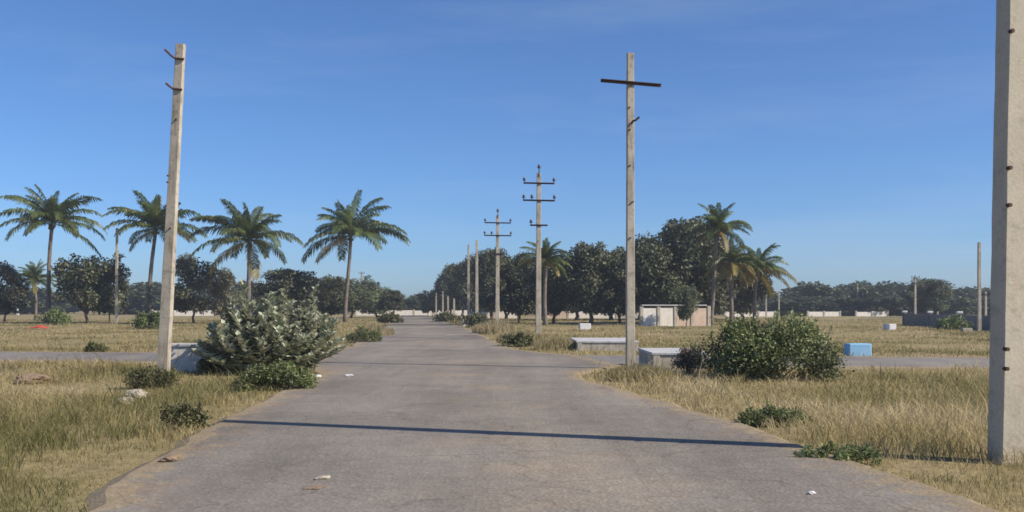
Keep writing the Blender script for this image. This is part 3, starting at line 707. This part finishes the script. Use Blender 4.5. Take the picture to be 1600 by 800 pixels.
# ------------------------------------------------------------------ shrubs
def milkweed():
    X, Y = -5.75, 24.2
    o = empty('milkweed_bush', (X, Y, -0.03)); tag(o, 'large grey-green milkweed bush with broad leaves at the left road edge', 'bush')
    r = np.random.default_rng(55)
    def shoot(fx, fy, tx, ty, h, nl, lsz):
        # one woody shoot with pairs of broad leaves all along its upper part
        p0 = np.array([fx, fy, 0]); p3 = np.array([tx, ty, h]); p1 = p0+np.array([(tx-fx)*0.15, (ty-fy)*0.15, h*0.45]); p2 = p0+np.array([(tx-fx)*0.7, (ty-fy)*0.7, h*0.75])
        f = np.linspace(0, 1, 9)[:, None]
        C = (1-f)**3*p0+3*f*(1-f)**2*p1+3*f*f*(1-f)*p2+f**3*p3
        s = empty_mesh = MB().tube([tuple(c) for c in C], [0.028*(1-0.75*k/8) for k in range(9)], 5).build('stem', M['stem'], o)
        g = np.sort(0.08+0.92*r.random(nl)**0.8); x = g*8; i = np.minimum(x.astype(int), 7); P = C[i]+(C[i+1]-C[i])*(x-i)[:, None]
        az = r.random(nl)*6.283; el = 0.15+0.65*g+r.normal(size=nl)*0.2
        D = np.stack([np.cos(az)*np.cos(el), np.sin(az)*np.cos(el), np.sin(el)], -1)
        Nn = unit(np.stack([-np.cos(az)*np.sin(el), -np.sin(az)*np.sin(el), np.cos(el)], -1)+r.normal(size=(nl, 3))*0.25)
        P = P+D*0.05
        V, T = leaves(P, D, Nn, lsz*(0.6+0.7*r.random(nl))*(1.1-0.5*g), lsz*0.74*(0.6+0.7*r.random(nl))*(1.1-0.45*g), 0.10)
        link('leafy_shoot', np_mesh('leafy_shoot', V, T, M['leaf_grey']), s)['kind'] = 'stuff'
    tops = [(-0.95, 1.78), (-0.45, 2.12), (0.0, 1.8), (0.32, 2.02), (0.75, 1.65), (1.18, 2.0), (1.5, 1.4)]
    for tx, h in tops:
        for q in range(2): shoot(tx*0.6+r.normal()*0.1, r.normal()*0.2, tx+r.normal()*0.1, r.normal()*0.25-0.15, h*(1-0.12*q), 90, 0.20)
    n = 110
    for k in range(n):
        a = k*2.39996; q = math.sqrt((k+0.5)/n); j = 0.9+0.2*r.random()
        tx, ty = math.cos(a)*q*1.85*j, math.sin(a)*q*1.05*j; h = (0.22+1.38*math.sqrt(max(0, 1-q*q))*(1.0-0.12*(tx < -0.9)))*(0.85+0.3*r.random())
        shoot(tx*0.45, ty*0.45, tx, ty, h, 72, 0.215)
milkweed()

def bush(name, label, px, py, w, d, h, nleaf, L, W, mat, seed, group=None, nstem=18, cat='bush', Y=None, spiky=0.3, nclump=24):
    if Y is None: X, Y = ground(px, py)
    else: X = at(px, Y)
    Y = Y+d*0.4
    r = np.random.default_rng(seed); rr = random.Random(seed)
    o = empty(name, (X, Y, -0.04)); tag(o, label, cat, group)
    cl = []
    for k in range(nclump):
        a = rr.uniform(0, 6.28); q = math.sqrt(rr.random())*0.85; zt = math.sqrt(max(0, 1-q*q))
        rad = rr.uniform(0.16, 0.30)*min(w, d*1.4, h*2)*0.62
        cl.append((np.array([math.cos(a)*q*w*0.47, math.sin(a)*q*d*0.47, max(rad*0.4, h*(0.3+0.68*rr.random()**0.55)*zt-rad*0.5)]), rad))
    mb = MB()
    for c, rad in rr.sample(cl, min(nstem, len(cl))):
        mb.tube([(c[0]*0.12, c[1]*0.12, -0.05), (c[0]*0.5, c[1]*0.5, c[2]*0.6), (c[0], c[1], c[2]+rad*0.6)], [0.016, 0.011, 0.004], 5)
    mb.build('stem', M['stem'], o)
    me = crown_mesh(seed, cl, nleaf, L, W, M[mat], droop=0.05)
    f = link('foliage', me, o); f['kind'] = 'stuff'
    # sprigs that break the outline
    ns = int(14*spiky/0.3); P = []; D = []; Nn = []
    for k in range(ns):
        c, rad = rr.choice(cl); a = rr.uniform(0, 6.28); el = rr.uniform(0.5, 1.4)
        dv = np.array([math.cos(a)*math.cos(el), math.sin(a)*math.cos(el), math.sin(el)]); ln = rad*rr.uniform(1.3, 2.0)
        for j in range(26):
            P.append(c+dv*ln*(0.4+0.6*j/26)); D.append(dv*0.5+rand_dir(1, r)[0]*0.8); Nn.append(rand_dir(1, r)[0])
    if P:
        V, T = leaves(np.array(P), np.array(D), np.array(Nn), L*(0.6+0.6*r.random(len(P))), W*(0.6+0.6*r.random(len(P))))
        s = link('sprigs', np_mesh('sprigs', V, T, M[mat], {'tone': np.full(len(V), 1.15)}), o); s['kind'] = 'stuff'
    return o

bush('thorn_bush', 'big rounded green thorn bush right of the plastered block', 1224, 594, 3.45, 2.5, 1.36, 26000, 0.07, 0.042, 'leaf_bush', 61, spiky=2.2, nclump=44)
bush('dry_shrub', 'greyish dry twiggy shrub between plastered block and green bush', 1078, 586, 0.75, 0.8, 0.66, 2200, 0.06, 0.03, 'leaf_dry', 62)
bush('weed_patch', 'feathery bright green weed patch in front of the milkweed bush', 418, 612, 1.75, 1.3, 0.52, 7000, 0.07, 0.028, 'leaf_weed', 63, cat='weeds')
bush('weed_patch', 'dark green weed clump in left grass near the long shadow', 277, 668, 0.62, 0.5, 0.36, 2600, 0.05, 0.024, 'leaf_darkweed', 64, cat='weeds')
bush('weed_patch', 'brownish dark weeds round the foot of the leaning pole', 228, 606, 1.0, 0.8, 0.44, 2600, 0.06, 0.022, 'leaf_darkweed', 65, cat='weeds')
bush('weed_patch', 'dark shade-loving shrub under the left flank of the milkweed bush', 322, 584, 0.8, 0.7, 0.45, 1800, 0.07, 0.03, 'leaf_darkweed', 66, cat='weeds')
bush('weed_patch', 'low green creeping weeds on the right verge, mid distance', 1215, 664, 1.2, 0.6, 0.24, 3000, 0.05, 0.022, 'leaf_weed', 67, cat='weeds')
bush('weed_patch', 'sprawling green weeds where the long shadow meets the right verge', 1322, 722, 1.1, 0.7, 0.18, 2400, 0.04, 0.016, 'leaf_weed', 68, cat='weeds')
bush('low_shrub', 'small green tuft on the far side of the left cross road', 145, 550, 0.85, 0.6, 0.36, 1500, 0.08, 0.035, 'leaf_darkweed', 69)
bush('low_shrub', 'green shrub at the foot of the leftmost tall palm', 75, 507, 3.6, 2.4, 1.25, 2600, 0.20, 0.10, 'leaf_bush', 70)
bush('low_shrub', 'green shrub at the foot of the second tall palm', 230, 514, 2.6, 2.0, 1.25, 2600, 0.18, 0.09, 'leaf_bush', 71)
bush('low_shrub', 'dark green shrub on right verge just before the first armed pole', 806, 542, 1.6, 1.2, 0.55, 2600, 0.09, 0.04, 'leaf_darkweed', 72)
bush('low_shrub', 'dark shrub at the foot of the third pole along right verge', 742, 512, 2.2, 1.6, 1.15, 2200, 0.16, 0.08, 'leaf_darkweed', 73)
bush('low_shrub', 'low shrub at left road edge near the far dark road patch', 607, 505, 2.6, 2.0, 1.0, 1800, 0.2, 0.1, 'leaf_darkweed', 74)
bush('low_shrub', 'low shrub below the four short posts at right road edge', 697, 502.5, 3.2, 3.0, 1.0, 1800, 0.2, 0.1, 'leaf_darkweed', 75)
bush('low_shrub', 'dark shrub against the low dark wall by the grey pole', 1500, 515, 2.6, 1.6, 1.0, 2200, 0.16, 0.08, 'leaf_bush', 76)
bush('low_shrub', 'pale weedy shrub on the left verge beyond the cross road', 566, 535, 1.7, 1.4, 0.6, 2200, 0.10, 0.04, 'leaf_weed', 77)

def straw_clump(label, px, py, w, h, n, seed, ripe=0.85):
    X, Y = ground(px, py); r = np.random.default_rng(seed)
    a = r.random(n)*6.283; q = np.sqrt(r.random(n)); bx = np.cos(a)*q*w/2; by = np.sin(a)*q*w/3
    hh = h*(0.5+0.6*r.random(n))*(1.1-0.5*q); az = r.random(n)*6.283; ln = hh*0.35*r.random(n)
    wd = 0.0045*(Y/8)**0.85; P = np.stack([np.full(n, wd), np.zeros(n), np.zeros(n)], -1)
    B = np.stack([bx, by, np.zeros(n)], -1); Mi = B+np.stack([np.cos(az)*ln*.3, np.sin(az)*ln*.3, hh*.6], -1); Ti = B+np.stack([np.cos(az)*ln, np.sin(az)*ln, hh], -1)
    V = np.stack([B-P, B+P, Mi-P*.8, Mi+P*.8, Ti], 1).reshape(-1, 3); i = np.arange(n)*5
    T = np.concatenate([np.stack([i, i+1, i+3], -1), np.stack([i, i+3, i+2], -1), np.stack([i+2, i+3, i+4], -1)])
    o = link('straw_clump', np_mesh('straw_clump', V, T, M['grass'], {'ripe': np.repeat(np.clip(ripe+0.25*r.normal(size=n), 0, 1), 5)}), loc=(X, Y, -0.05))
    tag(o, label, 'grass clump', 'tall straw clumps')
straw_clump('tall straw clump round the foot of the second armed pole', 772, 521, 2.6, 0.9, 1500, 81)
straw_clump('straw clump between the two armed poles on the right verge', 812, 533, 2.2, 0.6, 1300, 82, 0.6)
straw_clump('straw clump left of the long low block beyond cross road', 872, 546, 1.8, 0.55, 1300, 83, 0.6)
straw_clump('tall straw at the left road edge beyond the cross road', 585, 524, 2.2, 0.7, 1300, 84, 0.75)
straw_clump('straw tuft growing in front of the plastered block', 1000, 592, 1.5, 0.42, 1500, 85, 0.55)

# ------------------------------------------------------------------ stones and litter
def rock(name, label, px, py, size, mat, seed, cat='stone'):
    X, Y = ground(px, py); r = random.Random(seed); mb = MB(); n, m_ = 20, 12; vs = []; fr = [(r.uniform(1, 4), r.uniform(1, 4), r.uniform(0, 6), 0.16/(1+q*0.35)) for q in range(8)]
    for i in range(m_+1):
        ph = math.pi*i/m_
        for k in range(n):
            t = 2*math.pi*k/n; q = 1+sum(a*math.sin(round(f1)*(1+j//3)*t+c)*math.sin(f2*(1+j//3)*ph+c) for j, (f1, f2, c, a) in enumerate(fr))*math.sin(ph)+r.uniform(-.03, .03)*math.sin(ph)
            vs.append((math.sin(ph)*math.cos(t)*size[0]/2*q, math.sin(ph)*math.sin(t)*size[1]/2*q, math.cos(ph)*size[2]/2*q))
    fs = [(i*n+k, (i+1)*n+k, (i+1)*n+(k+1) % n, i*n+(k+1) % n) for i in range(m_) for k in range(n)]
    mb.add(vs, fs)
    onr = bool(on_road(np.array([X]), np.array([Y]))[0])
    o = mb.build(name, M[mat], None, loc=(X, Y, (0.02 if onr else -0.02)+size[2]*0.36), rot=(0, 0, r.uniform(0, 6.28)))
    tag(o, label, cat); return o
rock('flat_stone', 'pale flat stone lying on the asphalt near the camera', 505, 752, (0.14, 0.07, 0.035), 'stone', 1)
rock('rubble_heap', 'pale rubble lump in the left grass above the dark weed clump', 213, 622, (0.40, 0.30, 0.20), 'stone', 2)
rock('rubble_heap', 'pale rubble lump left of the larger one in left grass', 196, 630, (0.30, 0.24, 0.14), 'stone', 3)
rock('road_pebble', 'white stone at the road edge beside the feathery weed patch', 497, 590, (0.17, 0.13, 0.10), 'white', 4)
rock('road_pebble', 'flat white litter stone on asphalt right of the weed patch', 545, 589, (0.20, 0.14, 0.05), 'white', 5)
rock('road_pebble', 'tiny white stone on the road by its right corner', 1268, 776, (0.06, 0.05, 0.03), 'white', 6)
rock('laterite_lump', 'reddish soil lump at the left road edge in foreground', 268, 723, (0.24, 0.18, 0.07), 'laterite', 7)
rock('laterite_lump', 'low reddish soil lump in the left grass before cross road', 52, 597, (0.7, 0.5, 0.22), 'laterite', 8)
rock('laterite_lump', 'thin patch of reddish soil beside the flat stone on asphalt', 492, 766, (0.20, 0.16, 0.014), 'laterite', 9)
X, Y = ground(62, 514)
mb = MB(); vs = []; r_ = random.Random(4)
for j in range(5):
    for i in range(7): vs.append((-0.6+0.2*i+r_.uniform(-.05, .05), -0.3+0.15*j, 0.04+0.2*math.exp(-((i-3)/2)**2-((j-2)/1.4)**2)+r_.uniform(0, .08)))
mb.add(vs, [(j*7+i, j*7+i+1, j*7+i+8, j*7+i+7) for j in range(4) for i in range(6)])
o = mb.build('red_cloth', M['redcloth'], None, loc=(X, Y, 0.0)); tag(o, 'crumpled red cloth in the grass near the leftmost palm', 'cloth')
o.modifiers.new('thickness', 'SOLIDIFY').thickness = 0.02

# ------------------------------------------------------------------ the air
m = bpy.data.materials.new('haze_air'); m.use_nodes = True; t = m.node_tree; t.nodes.clear()
pv = N(t, 'VolumePrincipled'); pv.inputs['Color'].default_value = (0.80, 0.88, 1.0, 1); pv.inputs['Density'].default_value = 0.00055; pv.inputs['Anisotropy'].default_value = 0.2
mo = N(t, 'OutputMaterial'); t.links.new(pv.outputs[0], mo.inputs['Volume'])
hz = MB().box((0, 130, 6.5), (520, 420, 15.2)).build('haze', m); hz['kind'] = 'stuff'; hz['label'] = 'thin pale haze over the whole field'
